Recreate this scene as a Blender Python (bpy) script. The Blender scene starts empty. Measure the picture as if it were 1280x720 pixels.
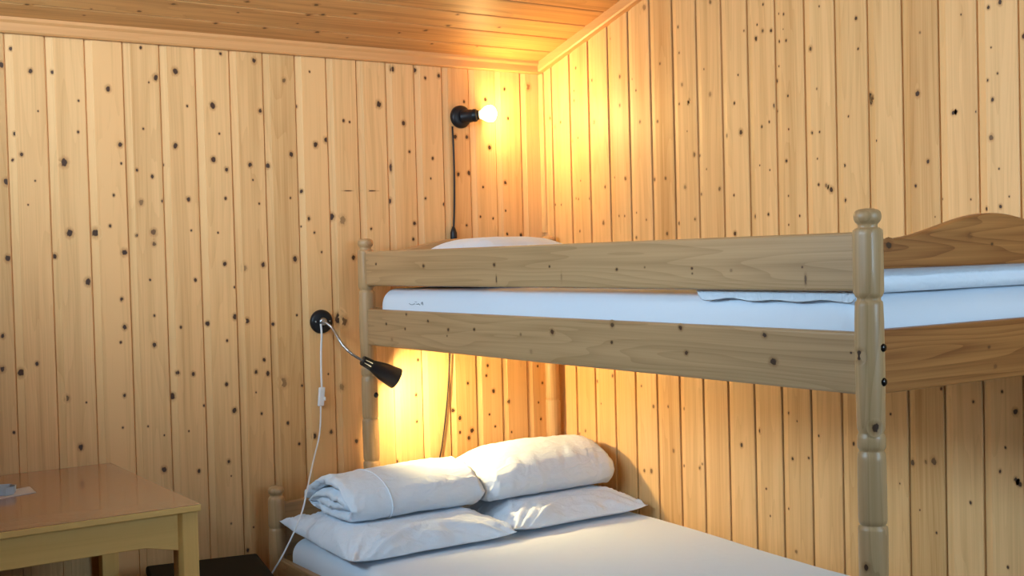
import bpy, bmesh, math, random
from mathutils import Vector, Matrix, noise
random.seed(7)
SC = bpy.context.scene
SKY, BULB_A, BULB_B, EXPO = 22.0, 520.0, 2300.0, 0.1
SPOT_A, SPOT_B = 70.0, 62.0
COL = SC.collection
PI = math.pi

# ------------------------------------------------------------------ camera
F_PX, YAW, PITCH, ROLL = 1497.335, 0.5913829, 0.0256993, -0.0259358
CAM = Vector((-2.671, -3.745, 1.34))
_fwd = Vector((math.sin(YAW)*math.cos(PITCH), math.cos(YAW)*math.cos(PITCH), -math.sin(PITCH)))
_right = Vector((math.cos(YAW), -math.sin(YAW), 0))
_up = _right.cross(_fwd)
RIGHT = math.cos(ROLL)*_right + math.sin(ROLL)*_up
UP = -math.sin(ROLL)*_right + math.cos(ROLL)*_up
FWD = _fwd
cd = bpy.data.cameras.new('camera')
cam = bpy.data.objects.new('camera', cd)
COL.objects.link(cam)
cd.sensor_width = 36.0
cd.lens = F_PX*36.0/1280.0
cd.clip_start = 0.02
mw = Matrix((RIGHT, UP, -FWD)).transposed().to_4x4()
mw.translation = CAM
cam.matrix_world = mw
SC.camera = cam

def ray(px, py):
    return (px-640)/F_PX*RIGHT - (py-360)/F_PX*UP + FWD
def on(px, py, ax, v):
    """world point seen at a photograph pixel, on the plane coordinate[ax] = v"""
    r = ray(px, py)
    return CAM + r*((v-CAM[ax])/r[ax])

# ------------------------------------------------------------------ helpers
def tag(o, label=None, cat=None, group=None, kind=None):
    if label: o['label'] = label
    if cat: o['category'] = cat
    if group: o['group'] = group
    if kind: o['kind'] = kind
    return o
def thing(name, label, cat, loc, group=None):
    o = bpy.data.objects.new(name, None)
    o.empty_display_size = 0.1
    COL.objects.link(o)
    o.location = loc
    return tag(o, label, cat, group)
def root_of(o):
    while o.parent: o = o.parent
    return o
def link(name, bm, mat, parent=None, smooth=False, origin=None, angle=None):
    """link a bmesh (world coordinates) as one mesh object, child of parent if given"""
    me = bpy.data.meshes.new(name)
    off = Vector((0, 0, 0))
    if parent: off = Vector(root_of(parent).location)
    elif origin is not None: off = Vector(origin)
    if off.length: bmesh.ops.translate(bm, verts=bm.verts[:], vec=-off)
    bm.normal_update()
    bm.to_mesh(me); bm.free()
    for m in (mat if isinstance(mat, (list, tuple)) else [mat]): me.materials.append(m)
    if smooth:
        for p in me.polygons: p.use_smooth = True
        if angle is not None:
            try: me.set_sharp_from_angle(angle=angle)
            except Exception: pass
    o = bpy.data.objects.new(name, me)
    COL.objects.link(o)
    if parent: o.parent = parent
    else: o.location = off
    return o
def new_bm():
    bm = bmesh.new()
    bm.verts.layers.float_vector.new('gc')
    bm.verts.layers.float_vector.new('kn')
    bm.verts.layers.float.new('tint')
    return bm
def set_grain(bm, axis, seed, tint=0.0, verts=None):
    """grain coordinates: z runs along the grain; only for verts not set yet"""
    g = bm.verts.layers.float_vector['gc']; t = bm.verts.layers.float['tint']
    rnd = random.Random(seed)
    off = Vector((rnd.uniform(-20, 20), rnd.uniform(-20, 20), rnd.uniform(-20, 20)))
    for v in (verts if verts is not None else bm.verts):
        c = v.co
        if axis == 'x': p = Vector((c.y, c.z, c.x))
        elif axis == 'y': p = Vector((c.x, c.z, c.y))
        else: p = Vector((c.x, c.y, c.z))
        v[g] = p + off; v[t] = tint
def add_prism(bm, pts, ext, bevel=0.0, seg=2):
    """pts: closed 3-D outline, ext: extrusion vector"""
    vs = [bm.verts.new(p) for p in pts]
    ve = [bm.verts.new(Vector(p)+ext) for p in pts]
    n = len(pts)
    fs = [bm.faces.new(vs), bm.faces.new(list(reversed(ve)))]
    for i in range(n):
        fs.append(bm.faces.new((vs[i], ve[i], ve[(i+1) % n], vs[(i+1) % n])))
    bmesh.ops.recalc_face_normals(bm, faces=fs)
    if bevel > 0:
        bm.normal_update()
        es = [e for f in fs for e in f.edges]
        es = [e for e in set(es) if len(e.link_faces) == 2 and e.calc_face_angle(0) > 0.6]
        bmesh.ops.bevel(bm, geom=es, offset=bevel, segments=seg, profile=0.5, affect='EDGES', clamp_overlap=True)
def add_box(bm, lo, hi, bevel=0.0, seg=2):
    x0, y0, z0 = lo; x1, y1, z1 = hi
    add_prism(bm, [(x0, y0, z0), (x1, y0, z0), (x1, y1, z0), (x0, y1, z0)], Vector((0, 0, z1-z0)), bevel, seg)
def frame_of(d):
    d = Vector(d).normalized()
    a = Vector((0, 0, 1)) if abs(d.z) < 0.9 else Vector((1, 0, 0))
    u = d.cross(a).normalized(); w = d.cross(u).normalized()
    return d, u, w
def add_lathe(bm, base, axis, prof, n=32, cap=True, sq=None):
    """prof: list of (distance along axis, radius); sq(t) -> squareness 0..1"""
    d, u, w = frame_of(axis)
    if abs(d.z) > 0.99: u, w = Vector((1, 0, 0)), Vector((0, 1, 0))
    rings = []
    for (t, r) in prof:
        k = sq(t) if sq else 0
        ring = []
        for i in range(n):
            a = 2*PI*i/n
            c, s = math.cos(a), math.sin(a)
            rr = r
            if k > 0:
                e = 5.0
                q = (abs(c)**e + abs(s)**e)**(-1/e)
                rr = r*(1-k) + r*q*k
            ring.append(bm.verts.new(Vector(base) + d*t + (u*c + w*s)*rr))
        rings.append(ring)
    fs = []
    for a, b in zip(rings, rings[1:]):
        for i in range(n):
            fs.append(bm.faces.new((a[i], a[(i+1) % n], b[(i+1) % n], b[i])))
    if cap:
        fs.append(bm.faces.new(list(reversed(rings[0]))))
        fs.append(bm.faces.new(rings[-1]))
    bmesh.ops.recalc_face_normals(bm, faces=fs)
    return rings
def catmull(pts, n=8, closed=False):
    pts = [Vector(p) for p in pts]
    out = []
    m = len(pts)
    rng = range(m) if closed else range(m-1)
    for i in rng:
        p1, p2 = pts[i], pts[(i+1) % m]
        p0 = pts[i-1] if (i > 0 or closed) else p1*2-p2
        p3 = pts[(i+2) % m] if (i+2 < m or closed) else p2*2-p1
        for k in range(n):
            t = k/n
            out.append(0.5*((2*p1) + (p2-p0)*t + (2*p0-5*p1+4*p2-p3)*t*t + (3*p1-p0-3*p2+p3)*t**3))
    if not closed: out.append(pts[-1])
    return out
def add_tube(bm, pts, r, n=10):
    pts = [Vector(p) for p in pts]
    prev = None; rings = []
    for i, p in enumerate(pts):
        d = (pts[min(i+1, len(pts)-1)] - pts[max(i-1, 0)]).normalized()
        if prev is None: _, u, w = frame_of(d)
        else:
            u = (prev - d*prev.dot(d)).normalized(); w = d.cross(u)
        prev = u
        rr = r(i/(len(pts)-1)) if callable(r) else r
        rings.append([bm.verts.new(p + (u*math.cos(2*PI*k/n) + w*math.sin(2*PI*k/n))*rr) for k in range(n)])
    fs = []
    for a, b in zip(rings, rings[1:]):
        for i in range(n): fs.append(bm.faces.new((a[i], a[(i+1) % n], b[(i+1) % n], b[i])))
    fs.append(bm.faces.new(list(reversed(rings[0])))); fs.append(bm.faces.new(rings[-1]))
    bmesh.ops.recalc_face_normals(bm, faces=fs)
def add_sphere(bm, c, r, nu=24, nv=14, sc=(1, 1, 1)):
    prof = []
    rings = []
    top = bm.verts.new(Vector(c)+Vector((0, 0, r*sc[2]))); bot = bm.verts.new(Vector(c)-Vector((0, 0, r*sc[2])))
    for j in range(1, nv):
        a = PI*j/nv
        rings.append([bm.verts.new(Vector(c)+Vector((r*sc[0]*math.sin(a)*math.cos(2*PI*i/nu), r*sc[1]*math.sin(a)*math.sin(2*PI*i/nu), r*sc[2]*math.cos(a)))) for i in range(nu)])
    for i in range(nu):
        bm.faces.new((top, rings[0][i], rings[0][(i+1) % nu]))
        bm.faces.new((bot, rings[-1][(i+1) % nu], rings[-1][i]))
        for a, b in zip(rings, rings[1:]):
            bm.faces.new((a[i], b[i], b[(i+1) % nu], a[(i+1) % nu]))
def add_knot(bm, c, nrm, along, r, dark=1.0, stretch=1.25):
    """a knot set into the surface of a board: same wood, with the knot's own rings"""
    g = bm.verts.layers.float_vector['gc']; kn = bm.verts.layers.float_vector['kn']; tt = bm.verts.layers.float['tint']
    nrm = Vector(nrm).normalized(); a = Vector(along).normalized(); b = nrm.cross(a)
    R = 0.82*r/0.42
    n = 12
    cen = None; vs = []
    for i in range(n+1):
        if i == 0: q = (0, 0)
        else: q = (math.cos(2*PI*i/n), math.sin(2*PI*i/n))
        v = bm.verts.new(Vector(c) + nrm*0.0004 + a*q[0]*R*stretch + b*q[1]*R)
        v[kn] = (q[0], q[1], dark)
        vs.append(v)
    for i in range(1, n+1):
        bm.faces.new((vs[0], vs[i], vs[1+i % n]))
    return vs

# ------------------------------------------------------------------ materials
def mat_new(name):
    m = bpy.data.materials.new(name); m.use_nodes = True
    nt = m.node_tree
    for n in list(nt.nodes): nt.nodes.remove(n)
    out = nt.nodes.new('ShaderNodeOutputMaterial')
    b = nt.nodes.new('ShaderNodeBsdfPrincipled')
    nt.links.new(b.outputs[0], out.inputs[0])
    return m, nt, b
def N(nt, t, **kw):
    n = nt.nodes.new(t)
    for k, v in kw.items(): setattr(n, k, v)
    return n
def setin(n, d):
    for k, v in d.items(): n.inputs[k].default_value = v
    return n
def math_node(nt, op, a, b=None, clamp=False):
    n = N(nt, 'ShaderNodeMath', operation=op); n.use_clamp = clamp
    for i, x in enumerate((a, b)):
        if x is None: continue
        if isinstance(x, (int, float)): n.inputs[i].default_value = x
        else: nt.links.new(x, n.inputs[i])
    return n.outputs[0]
def mixrgb(nt, fac, a, b, mode='MIX'):
    n = N(nt, 'ShaderNodeMix', data_type='RGBA', blend_type=mode)
    for i, x in ((0, fac), (6, a), (7, b)):
        if isinstance(x, (int, float)): n.inputs[i].default_value = x
        elif isinstance(x, (tuple, list)): n.inputs[i].default_value = (*x, 1) if len(x) == 3 else x
        else: nt.links.new(x, n.inputs[i])
    return n.outputs[2]
def ramp(nt, fac, lo, hi, smooth=True):
    n = N(nt, 'ShaderNodeMapRange', interpolation_type='SMOOTHSTEP' if smooth else 'LINEAR')
    n.inputs[1].default_value = lo; n.inputs[2].default_value = hi
    nt.links.new(fac, n.inputs[0])
    return n.outputs[0]

def wood(name, light, dark, rough=0.45, grain=0.55, spec=0.35, coat=0.0, RINGW=0.30):
    m, nt, b = mat_new(name)
    gc = N(nt, 'ShaderNodeAttribute', attribute_name='gc').outputs['Vector']
    kn = N(nt, 'ShaderNodeAttribute', attribute_name='kn').outputs['Vector']
    ti = N(nt, 'ShaderNodeAttribute', attribute_name='tint').outputs['Fac']
    def nz(scl, detail, rgh=0.5, dist=0.0):
        mp = N(nt, 'ShaderNodeMapping'); mp.inputs['Scale'].default_value = scl
        nt.links.new(gc, mp.inputs['Vector'])
        t = N(nt, 'ShaderNodeTexNoise'); setin(t, {'Scale': 1.0, 'Detail': detail, 'Roughness': rgh, 'Distortion': dist})
        nt.links.new(mp.outputs[0], t.inputs['Vector'])
        return t.outputs['Fac']
    # growth rings: contour lines of a stretched noise
    big = nz((9, 9, 0.55), 2.0, 0.5)
    rings = math_node(nt, 'FRACT', math_node(nt, 'MULTIPLY', big, 17.0))
    rings = math_node(nt, 'POWER', rings, 2.2)
    fine = nz((260, 260, 3.5), 3.0)
    mid = nz((38, 38, 0.8), 3.0)
    f = math_node(nt, 'MULTIPLY', rings, RINGW*grain)
    f = math_node(nt, 'ADD', f, math_node(nt, 'MULTIPLY', ramp(nt, mid, 0.38, 0.72), 0.55*grain))
    f = math_node(nt, 'ADD', f, math_node(nt, 'MULTIPLY', ramp(nt, fine, 0.35, 0.75), 0.30*grain))
    f = math_node(nt, 'ADD', f, ti, clamp=True)
    col = mixrgb(nt, f, light, dark)
    # reddish / greenish drift from board to board
    hue = nz((3.0, 3.0, 0.25), 1.0)
    col = mixrgb(nt, math_node(nt, 'MULTIPLY', ramp(nt, hue, 0.35, 0.7), 0.35), col, mixrgb(nt, 1.0, col, (1.0, 0.86, 0.74), 'MULTIPLY'))
    # knots
    sx = N(nt, 'ShaderNodeSeparateXYZ'); nt.links.new(kn, sx.inputs[0])
    cb = N(nt, 'ShaderNodeCombineXYZ'); nt.links.new(sx.outputs[0], cb.inputs[0]); nt.links.new(sx.outputs[1], cb.inputs[1])
    ln = N(nt, 'ShaderNodeVectorMath', operation='LENGTH'); nt.links.new(cb.outputs[0], ln.inputs[0])
    wob = nz((130, 130, 90), 2.0)
    d = math_node(nt, 'ADD', ln.outputs['Value'], math_node(nt, 'MULTIPLY', math_node(nt, 'SUBTRACT', wob, 0.5), 0.55))
    edge = ramp(nt, ln.outputs['Value'], 1.0, 0.75)
    core = math_node(nt, 'MULTIPLY', ramp(nt, d, 0.48, 0.34), edge)
    halo = math_node(nt, 'MULTIPLY', ramp(nt, d, 1.0, 0.35), edge)
    dk = sx.outputs[2]
    col = mixrgb(nt, math_node(nt, 'MULTIPLY', math_node(nt, 'MULTIPLY', halo, 0.6), math_node(nt, 'MINIMUM', dk, 1.0)), col, mixrgb(nt, 1.0, dark, (0.75, 0.6, 0.45), 'MULTIPLY'))
    col = mixrgb(nt, math_node(nt, 'MULTIPLY', core, dk, clamp=True), col, (0.055, 0.023, 0.009))
    nt.links.new(col, b.inputs['Base Color'])
    setin(b, {'Roughness': rough, 'Specular IOR Level': spec, 'Coat Weight': coat, 'Coat Roughness': 0.1})
    bp = N(nt, 'ShaderNodeBump'); setin(bp, {'Strength': 0.12, 'Distance': 0.0008})
    nt.links.new(fine, bp.inputs['Height']); nt.links.new(bp.outputs[0], b.inputs['Normal'])
    return m
def cloth(name, c, rough=0.85, bump=0.25, wr=28.0, tone=None):
    m, nt, b = mat_new(name)
    tc = N(nt, 'ShaderNodeTexCoord').outputs['Object']
    t = N(nt, 'ShaderNodeTexNoise'); setin(t, {'Scale': wr, 'Detail': 4.0, 'Roughness': 0.55, 'Distortion': 0.6})
    nt.links.new(tc, t.inputs['Vector'])
    w = N(nt, 'ShaderNodeTexNoise'); setin(w, {'Scale': 900.0, 'Detail': 1.0})
    nt.links.new(tc, w.inputs['Vector'])
    mp = N(nt, 'ShaderNodeMapping'); mp.inputs['Rotation'].default_value = (0.4, 0.5, 0.7); mp.inputs['Scale'].default_value = (wr*.35, wr*1.3, wr*.6)
    nt.links.new(tc, mp.inputs['Vector'])
    t2 = N(nt, 'ShaderNodeTexNoise'); setin(t2, {'Scale': 1.0, 'Detail': 2.0, 'Distortion': 0.8})
    nt.links.new(mp.outputs[0], t2.inputs['Vector'])
    fold = math_node(nt, 'ABSOLUTE', math_node(nt, 'SUBTRACT', t2.outputs['Fac'], 0.5))
    fold = math_node(nt, 'MULTIPLY', ramp(nt, fold, 0.0, 0.09), 0.16)
    h = math_node(nt, 'ADD', math_node(nt, 'SUBTRACT', t.outputs['Fac'], fold), math_node(nt, 'MULTIPLY', w.outputs['Fac'], 0.06))
    bp = N(nt, 'ShaderNodeBump'); setin(bp, {'Strength': bump, 'Distance': 0.014})
    nt.links.new(h, bp.inputs['Height']); nt.links.new(bp.outputs[0], b.inputs['Normal'])
    col = mixrgb(nt, w.outputs['Fac'], c, tuple(x*0.96 for x in c))
    nt.links.new(col, b.inputs['Base Color'])
    setin(b, {'Roughness': rough, 'Specular IOR Level': 0.2, 'Sheen Weight': 0.1})
    return m
def plain(name, c, rough=0.5, metal=0.0, spec=0.5, nscale=60.0, var=0.06, bump=0.0):
    m, nt, b = mat_new(name)
    tc = N(nt, 'ShaderNodeTexCoord').outputs['Object']
    t = N(nt, 'ShaderNodeTexNoise'); setin(t, {'Scale': nscale, 'Detail': 3.0})
    nt.links.new(tc, t.inputs['Vector'])
    col = mixrgb(nt, t.outputs['Fac'], tuple(x*(1+var) for x in c), tuple(x*(1-var) for x in c))
    nt.links.new(col, b.inputs['Base Color'])
    setin(b, {'Roughness': rough, 'Metallic': metal, 'Specular IOR Level': spec})
    if bump:
        bp = N(nt, 'ShaderNodeBump'); setin(bp, {'Strength': bump, 'Distance': 0.001})
        nt.links.new(t.outputs['Fac'], bp.inputs['Height']); nt.links.new(bp.outputs[0], b.inputs['Normal'])
    return m
def glow(name, c, strength):
    m, nt, b = mat_new(name)
    setin(b, {'Base Color': (1, 0.95, 0.85, 1), 'Emission Color': (*c, 1), 'Emission Strength': strength, 'Roughness': 0.2})
    return m

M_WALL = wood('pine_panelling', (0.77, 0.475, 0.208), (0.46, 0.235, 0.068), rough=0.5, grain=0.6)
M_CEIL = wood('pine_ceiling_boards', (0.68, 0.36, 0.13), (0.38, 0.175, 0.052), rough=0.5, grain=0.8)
M_TRIM = wood('pine_moulding', (0.68, 0.37, 0.15), (0.48, 0.24, 0.08), rough=0.45, grain=0.5)
M_BED = wood('pale_lacquered_pine', (0.50, 0.315, 0.152), (0.29, 0.165, 0.065), rough=0.42, grain=0.6, coat=0.1, RINGW=0.6)
M_FOOT = wood('orange_lacquered_pine', (0.45, 0.19, 0.052), (0.22, 0.075, 0.018), rough=0.42, grain=0.8, coat=0.1, RINGW=0.7)
M_DARK = wood('bounce_darkened_pine', (0.26, 0.15, 0.07), (0.16, 0.085, 0.035), rough=0.5, grain=0.6)  # for the hidden walls, darkened to cut bounced light
M_FLOOR = wood('floorboards', (0.12, 0.066, 0.03), (0.07, 0.035, 0.014), rough=0.4, grain=0.8)
M_TABLE = wood('yellow_birch', (0.95, 0.585, 0.18), (0.80, 0.46, 0.12), rough=0.45, grain=0.5)
M_LAMI = wood('brown_laminate', (0.40, 0.225, 0.115), (0.34, 0.18, 0.085), rough=0.25, grain=0.5, spec=0.6, coat=0.5)
M_LINEN = cloth('white_cotton', (0.79, 0.86, 0.93), bump=0.5, wr=16.0)  # this and the next two: white cloth, blue of shade tinted in
M_PILLOW = cloth('white_pillowcase', (0.77, 0.84, 0.92), bump=0.5, wr=20.0)
M_SHEET = cloth('white_fitted_sheet', (0.72, 0.78, 0.85), bump=0.12, wr=9.0)
M_BLACK = plain('black_plastic', (0.010, 0.010, 0.012), rough=0.4, spec=0.3)
M_SHADE = plain('black_enamel', (0.014, 0.014, 0.015), rough=0.3)
M_CHROME = plain('brushed_chrome', (0.45, 0.45, 0.45), rough=0.3, metal=1.0)
M_WHITE = plain('white_plastic', (0.80, 0.80, 0.80), rough=0.4)
M_BRONZE = plain('dark_bolt_metal', (0.02, 0.016, 0.014), rough=0.22, metal=0.6)
M_STOOL = plain('black_painted_wood', (0.012, 0.012, 0.010), rough=0.8, spec=.2)
M_PAPER = plain('white_paper', (0.62, 0.60, 0.62), rough=0.7)
M_INK = plain('dark_blue_ink', (0.03, 0.10, 0.16), rough=0.8)
M_FRAME = plain('white_window_paint', (0.75, 0.75, 0.73), rough=0.4)
M_BULB_A = glow('lit_bulb_glass', (1.0, 0.67, 0.23), BULB_A)
M_BULB_A2 = glow('silvered_bulb_glass', (1.0, 0.66, 0.25), 5.0)
M_BULB_B = glow('lit_reading_bulb', (1.0, 0.74, 0.34), BULB_B)
def glass_mat(name, tint, gl=0.08):
    m = bpy.data.materials.new(name); m.use_nodes = True
    nt = m.node_tree
    for n in list(nt.nodes): nt.nodes.remove(n)
    out = nt.nodes.new('ShaderNodeOutputMaterial')
    tr = nt.nodes.new('ShaderNodeBsdfTransparent'); tr.inputs[0].default_value = (*tint, 1)
    gs = nt.nodes.new('ShaderNodeBsdfGlossy'); gs.inputs['Roughness'].default_value = 0.03
    fr = nt.nodes.new('ShaderNodeFresnel'); fr.inputs[0].default_value = 1.45
    mx = nt.nodes.new('ShaderNodeMixShader')
    nt.links.new(fr.outputs[0], mx.inputs[0]); nt.links.new(tr.outputs[0], mx.inputs[1]); nt.links.new(gs.outputs[0], mx.inputs[2])
    nt.links.new(mx.outputs[0], out.inputs[0])
    return m
M_PANE = glass_mat('window_glass', (0.97, 0.98, 0.98))
M_GLASS = plain('pale_blue_glass', (0.66, 0.80, 0.95), rough=0.12, spec=0.8)
M_GLASS.node_tree.nodes['Principled BSDF'].inputs['Transmission Weight'].default_value = 0.45

# ------------------------------------------------------------------ room shell
XL, YF = -2.88, -4.15           # left wall, front wall
CZ0, CS = 2.072, 0.275          # ceiling height at the low wall and its slope
def ceil_z(y): return CZ0 - CS*y
SP_A, SP_B, SP_C = 0.1143, 0.1142, 0.1085

KN_A = [(13.5,61,2.5),(38,88.7,3),(65.5,90,2.5),(2,81,3.5),(135,111,3.5),(98,126,1.5),(47.5,139,1.2),(97.5,165,1.8),(194.5,97,3.5),(186,103,1.2),(218.8,89,4),(233.8,132.5,1.6),(179,161,1.6),(219,182.5,3.2),(150,181,3.2),(151.5,204.5,1.5),(80,203,5),(26.8,193,2.5),(16,200,2),(18.5,167.5,2.5),(176,59.5,2),(203,206,1.6),
(8,227,4),(44,226,1.3),(35,256,1.2),(87,291.5,4.5),(119.5,291,5),(137.5,282.5,2.2),(142,244,1.8),(155.5,315.5,4),(171,212.5,2),(190.5,220.5,2.4),(204,251,2),(176.5,253,3.5,.6),(192,290.5,4,.8),(192.5,305,3,.8),(235.5,249,2.8),(10,323,4),(69,320,3),(110,352.5,4.2),(187.5,350,1.5),(152,374,2.5),(239,288,1.5),(171,294,2),
(3.5,420,3),(3,461.5,3.5),(26,466,4.5),(46,454.5,2.6),(156,409,3.2),(151,428,1.8),(193,394.5,1.8),(193,431,3),(226,409,2),(222,466,2.8),(216,495.5,4),(84,498,3.5,.7),(101,559,3.6),(155.5,494.5,2.4),(153.5,534.5,1.6),(185,533,1.4),(205.5,544,1.2),(17.5,540.5,1.8),(236,539,1.2),(108,503,1.2),
(275.5,67,2.2),(317.5,76,3.2),(355,100.5,3,.7),(386.8,89.5,1.4),(266,132,4),(325,139,2.8),(369.5,133,2),(274,167,1.5),(267,199.5,3.5),(283,212,2.8),(312.5,206,3),(316,225,1.3),(335,207,3.2),(364,193,3.2),(394.5,181,3.4),(407.5,175,3.4),(429.5,151,2),(437,152.5,1.5),(377,239,2.5),
(282,248,2),(324,254.5,1.4),(363,247.5,1.5),(386,273,2.5),(415,271,4),(428,275,5,.5),(393,291,1.6),(377,283,1.2),(402,315,1.5),(272.5,291,1.3),(281,329.5,2.8),(306,335,3.5,.5),(329,331,3),(369,324,3.5),(244,350,2.3),(293,359,1.6),(294,396,3.4),(309,401,3.2),(259.5,404.5,3),(341.5,405,2.5),(371,394,1.6),(442,322,3),(424,398,6.5),(430,402,5,.8),
(284,426,1.9),(330,450,2.4),(320,465,2.6),(335,467,2.8),(241.5,467.5,2.6),(283,480.5,2.4),(355,478,5.5,.55),(377.5,482,1.6),(293,513,3.2),(327,517,1.8),(360,529,2.2),(374,555,2),(393,545,3.2),(414,540,2.6),(427.5,484,4,.5),(445.5,551.5,2.6),(255,507,1.6),(286,577,2.6),(320,490.5,1.2),(410.5,467.5,1.2),
(205,587,3.6),(248.5,589,2.6),(289,654.5,1.5),(317,659,1.2),(310,688,2.2),(289,595,1),
(473.3,130.4,4),(504.5,154,3),(511.8,189.7,2),(490,86,3.5),(518.5,87.6,3.2),(548.3,95,2.6),(531.5,97.6,2),(488.8,209,1.9,1,3.6),(434.5,238.5,1.3,1,-5),(463,238.5,1.5,1,-6),(486,251,3.4),(532,248,1.7),(555,255.5,2),(541,198,2),(568.7,170.8,2.8),(583.6,171.6,2.6),(572.7,217.6,2.6),(586.3,216.3,2.8),(612,184.3,3),(631.5,228.4,2.4),(603.9,233.9,1.6),(635,148,2),(630.4,111.4,2),(660,108.7,3.5,.6),(580,127,1.8),(606.6,124,2.4),
(464,286,1.8),(518.2,279,2.4),(516.6,298.8,2),(600.5,270.8,1.5),(616.3,273,1.5),(632,263.3,1.3),(634,292.7,1.8),(651.3,293.8,2.2),(583.2,281.6,1.8),(538.5,223.3,1.4),
(609.5,457,2),(608,469.5,1.8),(616.8,488.8,2.6),(611.8,518,1.4),(619,533,1.6),(635.8,502,2.4),(590,538,3),(586,547.5,2.6),(575,522.5,2.6),(566.8,513,2.6),(585,478.8,2),(678,478.8,1.6),(676,523.8,1.6),(673,503,1.3),(672,457.5,1.5),(521,527,1.8),(520,493.8,1.8),(495.8,578,2.6),(522.5,450,2),(639.5,540,1.4),(575,540.5,1.8)]
KN_B = [(805.4,9.4,3.5,.7),(847.5,33.8,1.8),(888,2.5,2.5),(762.7,48.3,1.3),(849,66,1.5),(825,79.4,1.9),(719.6,85,1.6),(774.8,95.8,2.2),(790,98.8,1.3),(795,113,1.4),(739.8,100.4,1.8),(717.5,113.5,1.2),(717.5,125.8,1.4),(774.8,131.9,2),(852.5,105.8,2.4,.7),(861.7,125,2,.7),(860,129.6,1.7),(849,130,1.6),(887.7,118,2.8,.7),(880,86.5,1.2),(918,129,1.8),(922.7,93.8,1.3),(687.7,147.5,2),
(742.5,152.5,2.8,.7),(800,152.5,2),(822,151.7,2),(700.8,153,1.8),(694,158.3,2),(715.4,176,2,.6),(722.5,172.5,1.2),(859,164,1),(908.5,169.8,2.6,.8),(926.3,165,3.4),(868,193.3,2.8),(873.8,194.6,1.8),(883.3,211.5,1.2),(856.5,233.8,2.8,.7),(899.6,236,2.4),(875.8,242.7,1.9),(917.5,244,1.6),(817.5,224,2.4),(832,223,2.2),(782,223,2.4),(768,222,1.4),(756.5,233.8,2),(754.4,278.5,2.6),(774,270,1.4),(781,270,1.4),(795.8,266,1.2),(808,274.6,1.4),(795.4,297,2),(834,292,2.4),(848.5,279,2.2),(869,274,2),(919,292,2.8),(725,289,1.6),(720,248,1.3),(723.3,248.8,1.4),(737,248.3,1.6),(693.3,256,1.6),(701.7,256,1.2),(725.8,226,1),
(953.8,5.6,1.6),(946.5,30.8,1.4),(953.3,38.3,2.4,.8),(964,38.3,2.3),(945,48,2.6),(930,38.5,1.4),(973,17,1.3),(979.6,17.7,1.6),(973.8,51.7,2),(982.7,50.4,1.8),(973,82.7,1.3),(970,101,2.4),(985,119.6,1.6),(968.5,132.3,2.8),(970,139,1.7),(1024,8,1.3),(1013,61,3),(1021,111,1.4,.6),(1070,22.7,2.4),(1072.7,61,1.5),(1060.6,145.4,1.4),(1086.5,120,3.6),(1088.5,127,3.4),(1090,123,2.6),(1147,117.3,3.8),(1150,40.6,1.8,.6),(979,36.5,.9),
(952.3,158.3,1.8),(961.7,152.5,1.6),(986,161.5,1.2),(983,201,2.2),(949.8,206.7,1),(962.5,212.5,1.2),(985.8,244.8,1.3),(999.8,270,1.5),(944,270.4,2.4),(960.6,267.7,2),(986,281,1.2),(1015,166,2),(1024.6,165,1.4),(1022,198.3,1.2),(1023.5,230.8,2),(1039,237,3.6),(1033,232,2.6,.6),(1056,206.9,2),(1056.5,250.6,2.5),(1095.6,176,1.2),(1160,202,2.8),(1144.6,232.3,2.2),(1176,249,1.3),(1169,271,1),
(1201.5,18.3,1.3),(1235.6,9.4,2.6),(1250,3,3.4),(1239,59.4,1.3),(1247,91.7,1.7),(1234.6,100,2),(1240.8,124.6,2.6),(1191.5,141,3),(1195.6,139.6,1.8),(1220,139.6,1.3),(1279,45,3.2),
(1239,172,3.6,.8),(1248.8,211,1.5),(1261.7,245.6,1.3),(1251,258,2.6),(1233,261,2.4),(1213.8,249.4,1.3),
(746,477,2),(765.8,469.8,2.2),(801.9,482.5,1.6),(817,508.3,2.2),(835.4,508.3,1.8),(855,510.8,2),(724,542.7,2.2),(732,538.5,1.9),(842,563.5,2.6,.8),(854.4,582.3,1.8),(874.8,585,2.2),(878,580,1.5),(805.6,588.5,2.2),(814.4,589,2.8),(751.5,504.6,1.1),
(927,556.4,2.8),(950,538.7,2.6),(985.6,516.3,1.8),(996.5,526.4,1.3),(990.7,573.4,2.2),(1011,572.6,1.8),(1023.5,544.8,1.5),(985.6,636,1.6),(958,611,1.4),(1067,554.6,2.2),(995.4,690,2.4,.6),(963,645,1.2),
(1176.6,486,2),(1217,502.2,2.2),(1269.4,515,4),(1252.4,489.6,2),(1257,559.3,1.8),(1270,600,3),(1275,605,3.2),(1250.3,589,2.4),(1167.6,576.6,4.5,.8),(1140,578.4,4,.9),(1157.5,577.3,2.6,.6),(1213.4,628.6,2.2),(1170.8,665.8,1.8),(1113.4,517.8,1.8),(1125,604.4,1.3),(1150,637.6,1.2),(1260,709,2)]
KN_C = [(395,6,3),(385.5,18.7,2.5),(404,18,2.4),(331,35,2),(397,40,2.5),(372,29,1.6),(434,47,1.6),(444,17,2),(477,60.5,1.5),(540,54.7,1.8),(532,38,2.6),(560,32,2.6),(269.5,29,2.2),(624,34,2),(572,18,1.6),(596.5,58,1.4),(499,41,2),(309,2,2),(297.6,15.6,1.6),(34,5.7,2.2),(174,14,2.4),(217,5,3),(105,19,1.5),(114,11,1.3)]

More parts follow.
